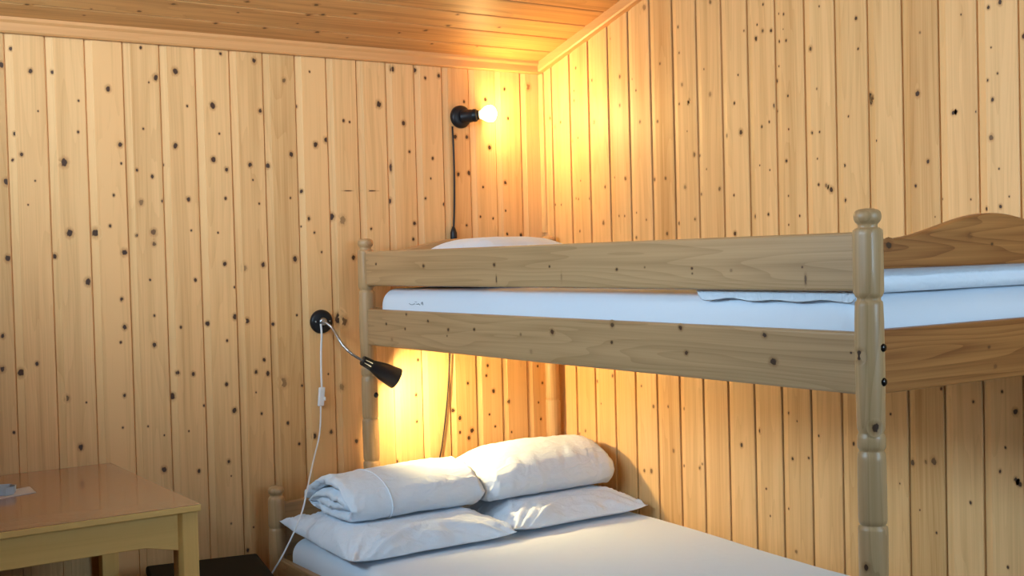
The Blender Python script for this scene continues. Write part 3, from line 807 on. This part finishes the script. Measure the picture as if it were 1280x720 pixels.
def rolled_duvet(name, label, x0, x1, path, th, seed, seam=None, ends=(0.0, 0.0), swell=None, yoff=None):
    """a duvet folded over itself: a soft padded strip (path of its middle in y, z) running along x"""
    bm = new_bm()
    cl = catmull([Vector((0, y, z)) for (y, z) in path], 9)
    m = len(cl)
    nx = 74
    so = seed*3.17
    # normals of the path
    nor = []
    for i in range(m):
        t = (cl[min(i+1, m-1)]-cl[max(i-1, 0)]).normalized()
        nor.append(Vector((0, t.z, -t.y)))
    # arc length
    arc = [0]
    for i in range(1, m): arc.append(arc[-1]+(cl[i]-cl[i-1]).length)
    tot = arc[-1]
    cy = sum(p.y for p in cl)/m; cz = sum(p.z for p in cl)/m
    loops = []
    for k in range(nx+1):
        s = k/nx
        xs = x0+(x1-x0)*(0.5-0.5*math.cos(PI*s)*(0.35) - 0.5*(1-2*s)*0.65)
        sc = swell(s) if swell else (1, 1)
        e = min(s, 1-s)
        ef = 1-0.55*(1-smoothstep(0, .055, e))     # the padding thins at the sewn ends
        ring = []
        for side in (1, -1):
            idx = range(m) if side == 1 else range(m-1, -1, -1)
            for i in idx:
                endf = smoothstep(0, .018, min(arc[i], tot-arc[i]))
                t = th*(0.35+0.65*math.sqrt(max(endf, 0.0)))*ef*0.5
                p = cl[i] + nor[i]*side*t
                y = cy+(p.y-cy)*sc[0]; z = path_min + (p.z-path_min)*sc[1]
                dx = 0.0
                # ragged ends: each fold sticks out a little more or less
                if e < .12:
                    q = (1-smoothstep(0, .12, e))
                    dx = q*(ends[0] if s < .5 else ends[1])*nz3(arc[i]*14, so, side*.4)
                    y += q*.009*nz3(arc[i]*42, so+4, 1); z += q*.009*nz3(arc[i]*42, so+8, 2)
                a = arc[i]
                if side == 1:
                    wv = 0.0024*nz3(xs*7+so, a*9, 1.0) + 0.0012*nz3(xs*26+a*9, a*7, so) + .0012*nz3(xs*60+a*22, a*14, so+2)
                    gather = 0.0022*(1-smoothstep(0.0, .30, 1-s))*nz3(xs*9, a*75, so) + 0.0028*(1-smoothstep(0, .25, s))*nz3(xs*9, a*70, so+3)
                    wv = wv*1.5 + gather
                    y += nor[i].y*wv; z += nor[i].z*wv
                z = max(z, ZTOP+.0004)
                ring.append(bm.verts.new((xs+dx, y+(yoff(s) if yoff else 0), z)))
        loops.append(ring)
    L = len(loops[0])
    for a, b in zip(loops, loops[1:]):
        for i in range(L):
            bm.faces.new((a[i], a[(i+1) % L], b[(i+1) % L], b[i]))
    for ring in (loops[0], loops[-1]):
        for i in range(m-1):
            bm.faces.new((ring[i], ring[i+1], ring[L-2-i], ring[L-1-i]))
    bmesh.ops.recalc_face_normals(bm, faces=bm.faces[:])
    o = link(name, bm, M_LINEN, None, True, origin=((x0+x1)/2, cy, path_min))
    tag(o, label, 'duvet', 'rolled duvets on the pillows')
    if seam is not None:
        bm = new_bm()
        pts = []
        for i in range(0, int(m*0.47)):
            p = cl[i] + nor[i]*(th*.5+.0012)
            sq_ = swell((seam-x0)/(x1-x0)) if swell else (1, 1)
            pts.append(Vector((seam + .03*(arc[i]/tot), cy+(p.y-cy)*sq_[0], max(path_min+(p.z-path_min)*sq_[1], ZTOP+.003))))
        add_tube(bm, pts, .0030, 8)
        link('seam', bm, M_LINEN, o, True)
    return o
path_min = 0.541
P1 = [(-.150, .578), (-.205, .625), (-.285, .652), (-.370, .651), (-.440, .625), (-.468, .590), (-.455, .562), (-.400, .556), (-.300, .557), (-.215, .562), (-.190, .578), (-.225, .597), (-.290, .615), (-.360, .614), (-.415, .596), (-.420, .584), (-.370, .586), (-.290, .584), (-.245, .580)]
rolled_duvet('rolled_duvet', 'white rolled duvet with open folded end, on the left pillow of the lower bunk', -1.085, -.606, P1, .030, 2, seam=-.955, ends=(.022, .008),
             swell=lambda s: (1+.02*math.sin(PI*s), 1+.06*smoothstep(.1, .6, s)-.03*smoothstep(.85, 1.0, s)))
P2 = [(-.140, .575), (-.175, .630), (-.265, .668), (-.360, .667), (-.440, .637), (-.472, .595), (-.458, .563), (-.400, .556), (-.300, .557), (-.205, .562), (-.180, .580), (-.220, .602), (-.290, .625), (-.365, .624), (-.420, .600), (-.422, .584), (-.370, .588), (-.290, .588), (-.240, .582)]
rolled_duvet('rolled_duvet', 'white rolled duvet with rounded closed end, on the right pillow beside the wall', -.590, -.068, P2, .032, 5, ends=(.008, .014),
             swell=lambda s: (1+.02*math.sin(PI*s)-.10*(1-smoothstep(0, .12, s))-.05*smoothstep(.9, 1, s), 1-.24*(1-smoothstep(0, .30, s))+.10*math.sin(PI*min(1, s*.9))-.06*smoothstep(.9, 1.0, s)))

# upper bunk: pillow at the head, folded duvet at the foot
pillow('pillow', 'plump white pillow at the head of the upper bunk, showing above the guard rail', (-.505, -.44), .52, .60, .160, 15, 1.2475, edge=.12, wr=.4, pinch=.05, dome=.85)
bm = new_bm()
def lip(x, y): return .006*nz3(x*8, y*8, 3)
rounded_box(bm, (-.795, -2.172, 1.2482), (-.075, -1.70, 1.325), (.02, .03, .03), 26, 36, 14)
for v in bm.verts:
    x, y, z = v.co
    f = (z-1.2485)/.0735
    # two stacked layers with a crease between them on every side
    cr = math.exp(-((f-.42)/.10)**2)
    cx_, cy_ = -.43, -1.93
    out = Vector((x-cx_, y-cy_, 0))
    k = .012*cr
    ex = smoothstep(.30, .353, abs(x-cx_)); ey = smoothstep(.20, .236, abs(y-cy_))
    v.co.x -= k*ex*math.copysign(1, x-cx_); v.co.y -= k*ey*math.copysign(1, y-cy_)
    # the front hem hangs a little over the edge of the mattress, in scallops
    q = (-.775-x)/.020
    if q > -1e-4 and f < .45:
        q = min(1, max(0, q))
        v.co.x = x = -.7912-.0045*q
        v.co.z -= smoothstep(0, .30, q)*(1-f*1.2)*(.017+.003*math.sin(y*46)+.004*nz3(y*9, 3, 1))
    w = .004*nz3(x*14, y*14, z*20) + .003*nz3(x*30+3, y*30, z*40)
    if v.co.x < -.7745: w = min(0, w)*0 if f < .45 else w*.3
    v.co.x += w*ex*.8; v.co.y += w*ey; v.co.z += max(0, f)*(w*1.5)
tag(link('folded_duvet', bm, M_LINEN, None, True, origin=(-.43, -1.93, 1.2485)), 'white duvet folded flat at the foot of the upper bunk, beside the near post', 'duvet')

# ------------------------------------------------------------------ wall lamp above the upper bunk
lampA = thing('wall_lamp', 'black wall lamp with a bare lit bulb, near the corner above the upper bunk', 'lamp', (-.366, -0.0005, 1.857))
bm = new_bm()
add_lathe(bm, (-.366, 0.0, 1.857), (0, -1, 0), [(0.0005, .0415), (.010, .0415), (.016, .039), (.020, .033), (.022, .02), (.0225, .001)], 36)
link('wall_plate', bm, M_BLACK, lampA, True, angle=.8)
ax = Vector((.76, -.64, .08)).normalized()
b0 = Vector((-.372, -.012, 1.855))
bm = new_bm()
add_lathe(bm, b0, ax, [(0, .014), (.004, .0225), (.012, .0240), (.042, .0240), (.045, .0225), (.047, .0225), (.050, .0240), (.060, .0235), (.064, .0185), (.071, .0165), (.073, .001)], 28)
link('lamp_holder', bm, M_BLACK, lampA, True, angle=.8)
bm = new_bm()
add_lathe(bm, b0+ax*.069, ax, [(0, .013), (.006, .0145), (.014, .020), (.024, .0275), (.036, .0310), (.047, .0295), (.056, .023), (.062, .013), (.0645, .002)], 28)
bA = link('bulb', bm, [M_BULB_A, M_BULB_A2], lampA, True)
for p_ in bA.data.polygons:
    # the neck half of the reflector bulb is silvered and only glows faintly
    if (p_.center + Vector(lampA.location) - (b0+ax*.069)).dot(ax) < .045: p_.material_index = 1
cpts = [on(565.5, 158, 1, -.008), on(567.5, 200, 1, -.006), on(568, 250, 1, -.006), on(567, 292, 1, -.008)]
bm = new_bm(); add_tube(bm, catmull(cpts, 6), .0034, 8)
link('cord', bm, M_BLACK, lampA, True)
sw = on(567, 293, 1, -.012)
bm = new_bm()
add_lathe(bm, (sw.x, -.0125, sw.z-.034), (0, 0, 1), [(0, .004), (.004, .0100), (.012, .0122), (.040, .0122), (.052, .0085), (.064, .0038)], 18)
link('inline_switch', bm, M_BLACK, lampA, True)
cpts = [Vector((sw.x, -.011, sw.z-.032)), on(566.5, 340, 1, -.008), on(565, 400, 1, -.006), on(562.5, 445, 1, -.006), on(559, 500, 1, -.006), on(553.5, 550, 1, -.006), on(549, 577, 1, -.006), on(546, 600, 1, -.006), on(540, 690, 1, -.006)]
bm = new_bm(); add_tube(bm, catmull(cpts, 6), .0024, 8)
link('cord', bm, M_BLACK, lampA, True)

# ------------------------------------------------------------------ reading lamp by the bed head
lampB = thing('reading_lamp', 'black gooseneck reading lamp with cone shade and white cable, beside the bed head', 'lamp', (-.943, -.0005, 1.138))
bm = new_bm()
add_lathe(bm, (-.943, 0, 1.138), (0, -1, 0), [(.0005, .0405), (.008, .0405), (.013, .038), (.016, .033), (.017, .018), (.0172, .001)], 36)
plate = link('wall_plate', bm, M_BLACK, lampB, True, angle=.8)
for sx_ in (-.026, .026):
    bm = new_bm(); add_lathe(bm, (-.943+sx_, -.0155, 1.139), (0, -1, 0), [(0, .003), (.002, .0028), (.0025, .001)], 10)
    link('screw', bm, M_CHROME, plate, True)
bm = new_bm(); add_lathe(bm, (-.943, -.0165, 1.139), (0, -1, 0), [(0, .0135), (.006, .0130), (.009, .009), (.0095, .001)], 20)
link('collar', bm, M_CHROME, lampB, True)
neck = [(402.5, 401.5, -.022), (409, 404.5, -.045), (416, 411, -.062), (422, 421, -.090), (429, 432, -.112), (438, 441, -.130), (446, 446.5, -.142), (455, 451.5, -.152)]
npts = catmull([on(a, b, 1, c) for a, b, c in neck], 8)
bm = new_bm()
add_tube(bm, npts, lambda t: .0046+.0004*math.sin(t*420), 12)
link('gooseneck', bm, M_CHROME, lampB, True)
s0 = on(453, 450.5, 1, -.150); s1 = on(495, 473, 1, -.166)
sd = (s1-s0); SL = sd.length; sd.normalize()
bm = new_bm()
# ribbed neck: a ring of bars with open slots between them
d_, u_, w_ = frame_of(sd)
add_lathe(bm, s0-sd*.002, sd, [(0, .006), (.001, .0150), (.008, .0155), (.009, .006)], 24)
for k in range(8):
    a = 2*PI*k/8
    r = u_*math.cos(a)+w_*math.sin(a); tt_ = sd.cross(r)
    base = s0+r*.0140
    pts = [base+tt_*q*.0042+r*h for q, h in ((-1, -.0022), (1, -.0022), (1, .0022), (-1, .0022))]
    add_prism(bm, pts, sd*.036+r*.0025, .0006, 1)
neckp = link('slotted_neck', bm, M_SHADE, lampB)
bm = new_bm()
add_lathe(bm, s0+sd*.004, sd, [(0, .0105), (.034, .0110)], 20)
link('lamp_holder', bm, M_WHITE, lampB, True, angle=.8)
bm = new_bm()
c0 = .034
outer = [(c0-.002, .0172), (c0, .0182), (c0+.012, .0212), (c0+.045, .0300), (SL-.003, .0372), (SL, .0376)]
inner = [(SL, .0364), (SL-.003, .0360), (c0+.045, .0288), (c0+.012, .0200), (c0+.001, .0168)]
add_lathe(bm, s0, sd, outer+inner, 40, cap=False)
link('lamp_shade', bm, M_SHADE, lampB, True, angle=.8)
bm = new_bm()
add_sphere(bm, s0+sd*(SL-.020), .019, 20, 12)
link('bulb', bm, M_BULB_B, lampB, True)
cab = [(401, 405, -.026), (402, 418, -.022), (401.3, 440, -.012), (401.5, 465, -.010), (402.3, 485, -.011)]
bm = new_bm(); add_tube(bm, catmull([on(*q[:2], 1, q[2]) for q in cab], 6), .0036, 8)
link('cable', bm, M_WHITE, lampB, True)
a_ = on(402.5, 484, 1, -.012); b_ = on(401, 507.5, 1, -.012)
bm = new_bm()
dz_ = (b_-a_)
add_prism(bm, [a_+Vector((q*.0100, h, 0)) for q, h in ((-1, -.007), (1, -.007), (1, .008), (-1, .008))], dz_, .0035, 3)
swb = link('inline_switch', bm, M_WHITE, lampB)
bm = new_bm()
mid = (a_+b_)/2
add_box(bm, (mid.x+.006, mid.y-.009, mid.z-.014), (mid.x+.0125, mid.y-.003, mid.z-.001), .0012)
link('switch_rocker', bm, M_WHITE, swb)
cab = [(401, 507, -.012), (400.5, 530, -.012), (398.5, 548, -.016), (392, 575, -.100), (385, 607, -.215), (379, 635, -.275), (371, 657, -.300), (361, 679, -.300), (350, 700, -.290), (342, 713, -.275), (331, 735, -.255), (320, 790, -.23), (312, 840, -.20)]
bm = new_bm(); add_tube(bm, catmull([on(*q[:2], 1, q[2]) for q in cab], 6), .0028, 8)
link('cable', bm, M_WHITE, lampB, True)

# ------------------------------------------------------------------ table in the left corner of the view
TX1, TX0, TY0, TZ = -1.660, -2.86, -.812, .740
table = thing('table', 'yellow birch table with glossy brown top, against the back wall', 'table', ((TX0+TX1)/2, TY0/2, 0))
bm = new_bm()
add_box(bm, (TX0+.0062, TY0+.0062, .7235), (TX1-.0062, -.0102, TZ-.0016), .0004, 1)
add_box(bm, (TX0+.0012, TY0+.0012, TZ-.0013), (TX1-.0012, -.0045, TZ+.0003), .0004, 1)
set_grain(bm, 'x', 91, 0.0)
link('tabletop', bm, M_LAMI, table)
bm = new_bm()
ZB = TZ-.0014
for lo, hi in (((TX0, TY0, .7225), (TX1, TY0+.006, ZB)), ((TX1-.006, TY0+.0065, .7225), (TX1, -.004, ZB)), ((TX0, TY0+.0065, .7225), (TX0+.006, -.004, ZB)), ((TX0+.0065, -.010, .7225), (TX1-.0065, -.004, ZB))):
    add_box(bm, lo, hi, .0022, 2)
set_grain(bm, 'x', 92, -.05)
link('edge_band', bm, M_TABLE, table)
LS = .050
def table_leg(x0, y0, sx, sy, seed):
    bm = new_bm()
    c = .010
    # inner corner is chamfered
    q = [(0, 0), (LS, 0), (LS, LS), (0, LS)]
    pts = []
    corners = {(0, 0): (x0, y0), (1, 0): (x0+LS, y0), (1, 1): (x0+LS, y0+LS), (0, 1): (x0, y0+LS)}
    for key in ((0, 0), (1, 0), (1, 1), (0, 1)):
        p = corners[key]
        if key == (sx, sy):
            order = [(p[0], p[1]+(c if sy == 0 else -c), 0), (p[0]+(c if sx == 0 else -c), p[1], 0)]
            if key in ((1, 0), (0, 1)): order = order[::-1]
            pts += order
        else: pts.append((p[0], p[1], 0))
    add_prism(bm, pts, Vector((0, 0, .7224)), .002, 2)
    set_grain(bm, 'z', seed, 0.0)
    return link('leg', bm, M_TABLE, table)
lx1 = TX1-.003-LS; ly0 = TY0+.018
table_leg(lx1, ly0, 0, 0, 93); table_leg(TX0+.003, ly0, 1, 0, 94); table_leg(lx1, -.065, 0, 1, 95); table_leg(TX0+.003, -.065, 1, 1, 96)
def apron_x(y, seed):
    xa, xb = TX0+.003+LS, lx1
    top, low, br = .7222, .644, .626
    pts = [(xa, y, top), (xa, y, br), (xa+.082, y, low), (xb-.082, y, low), (xb, y, br), (xb, y, top)]
    bm = new_bm(); add_prism(bm, pts, Vector((0, .02, 0)), .0015, 1); set_grain(bm, 'x', seed, 0.0)
    return link('apron', bm, M_TABLE, table)
def apron_y(x, seed):
    ya, yb = ly0+LS, -.065
    top, low, br = .7222, .644, .626
    pts = [(x, ya, top), (x, ya, br), (x, ya+.082, low), (x, yb-.082, low), (x, yb, br), (x, yb, top)]
    bm = new_bm(); add_prism(bm, pts, Vector((.02, 0, 0)), .0015, 1); set_grain(bm, 'y', seed, 0.0)
    return link('apron', bm, M_TABLE, table)
apron_x(ly0+.006, 97); apron_x(-.041, 98); apron_y(lx1+.024, 99); apron_y(TX0+.009, 100)

# leaflet and small clear dish on the table
bm = new_bm()
lp = [Vector((-2.075, -.400, TZ+.0008)), Vector((-1.957, -.361, TZ+.0008)), Vector((-1.952, -.262, TZ+.0008)), Vector((-2.085, -.300, TZ+.0008))]
add_prism(bm, lp, Vector((0, 0, .0012)))
tag(link('leaflet', bm, M_PAPER, None, origin=lp[0]), 'pale paper leaflet lying on the table beside the clear glass dish', 'leaflet')
bm = new_bm()
dc = (-2.035, -.335, TZ+.0022)
add_lathe(bm, dc, (0, 0, 1), [(0, .030), (.003, .032), (.020, .034), (.022, .0335), (.021, .0315), (.008, .028), (.006, .001)], 8)
tag(link('glass_dish', bm, M_GLASS, None, origin=dc), 'small clear faceted glass dish standing on the leaflet', 'dish')

# ------------------------------------------------------------------ dark stool between table and bed
stool = thing('stool', 'black square-topped stool in the shade between table and bed', 'stool', (-1.47, -.35, 0))
ST = .45
rot = Matrix.Rotation(math.radians(-12), 3, 'Z')
cs = Vector((-1.490, -.375, 0))
def sq_pts(h, z, c=(0, 0)): return [cs + rot @ Vector((c[0]+a*h, c[1]+b*h, 0)) + Vector((0, 0, z)) for a, b in ((-1, -1), (1, -1), (1, 1), (-1, 1))]
bm = new_bm(); add_prism(bm, sq_pts(.165, ST-.028), Vector((0, 0, .028)), .008, 3)
link('seat', bm, M_STOOL, stool)
for a in (-1, 1):
    for b in (-1, 1):
        bm = new_bm()
        lo_ = sq_pts(.016, 0, (a*.142, b*.142)); add_prism(bm, lo_, Vector((0, 0, ST-.0285)), .003, 2)
        link('leg', bm, M_STOOL, stool)
for a in (-1, 1):
    for horiz in (0, 1):
        bm = new_bm()
        if horiz: pts = [cs+rot @ Vector((sx_*.1255, a*.142+q*.01, 0))+Vector((0, 0, z)) for sx_, q, z in ()]
        c1 = Vector((-.1255, a*.142-.008, ST-.080)) if horiz else Vector((a*.142-.008, -.1255, ST-.080))
        e1 = Vector((.251, 0, 0)) if horiz else Vector((0, .251, 0))
        s1_ = Vector((0, .016, 0)) if horiz else Vector((.016, 0, 0))
        q = [c1, c1+e1, c1+e1+s1_, c1+s1_]
        add_prism(bm, [cs+rot @ Vector((p.x, p.y, 0))+Vector((0, 0, p.z)) for p in q], Vector((0, 0, .0515)), .002, 1)
        link('apron', bm, M_STOOL, stool)

# ------------------------------------------------------------------ daylight
w = bpy.data.worlds.new('sky'); SC.world = w; w.use_nodes = True
bg = w.node_tree.nodes['Background']
bg.inputs[0].default_value = (0.54, 0.775, 1.0, 1)
bg.inputs[1].default_value = SKY
def portal(loc, rot, sx, sy):
    ld = bpy.data.lights.new('window_portal', 'AREA'); ld.shape = 'RECTANGLE'
    ld.size = sx; ld.size_y = sy
    o = bpy.data.objects.new('window_portal', ld); COL.objects.link(o)
    o.location = loc; o.rotation_euler = rot
    ld.cycles.is_portal = True
portal((XL-.13, (WY0+WY1)/2, (WZ0+WZ1)/2), (PI/2, 0, -PI/2), WY1-WY0, WZ1-WZ0)
portal(((VX0+VX1)/2, YF-.13, (VZ0+VZ1)/2), (PI/2, 0, 0), VX1-VX0, VZ1-VZ0)  # daylight of the added front window
# two added spots without a fixture, brightening the upper part of the walls (out of frame)
for loc, aim, e, deg in (((-2.1, -1.9, 2.3), (-1.45, 0, 2.0), SPOT_A, 70), ((-2.2, -2.1, 2.3), (0, -1.75, 1.90), SPOT_B, 64)):
    sp = bpy.data.lights.new('added_wall_spot', 'SPOT'); sp.energy = e; sp.color = (1.0, 0.96, 0.89)
    sp.spot_size = math.radians(deg); sp.spot_blend = 1.0; sp.shadow_soft_size = 0.12
    so_ = bpy.data.objects.new('added_wall_spot', sp); COL.objects.link(so_)
    so_.location = loc
    so_.rotation_euler = (Vector(aim)-Vector(loc)).to_track_quat('-Z', 'Y').to_euler()

vs_ = SC.view_settings
vs_.view_transform = 'Standard'; vs_.look = 'None'; vs_.gamma = 1.0; vs_.use_curve_mapping = False
vs_.exposure = EXPO
SC.cycles.use_denoising = True
SC.cycles.max_bounces = 12; SC.cycles.diffuse_bounces = 4; SC.cycles.transparent_max_bounces = 8
SC.cycles.sample_clamp_indirect = 6.0
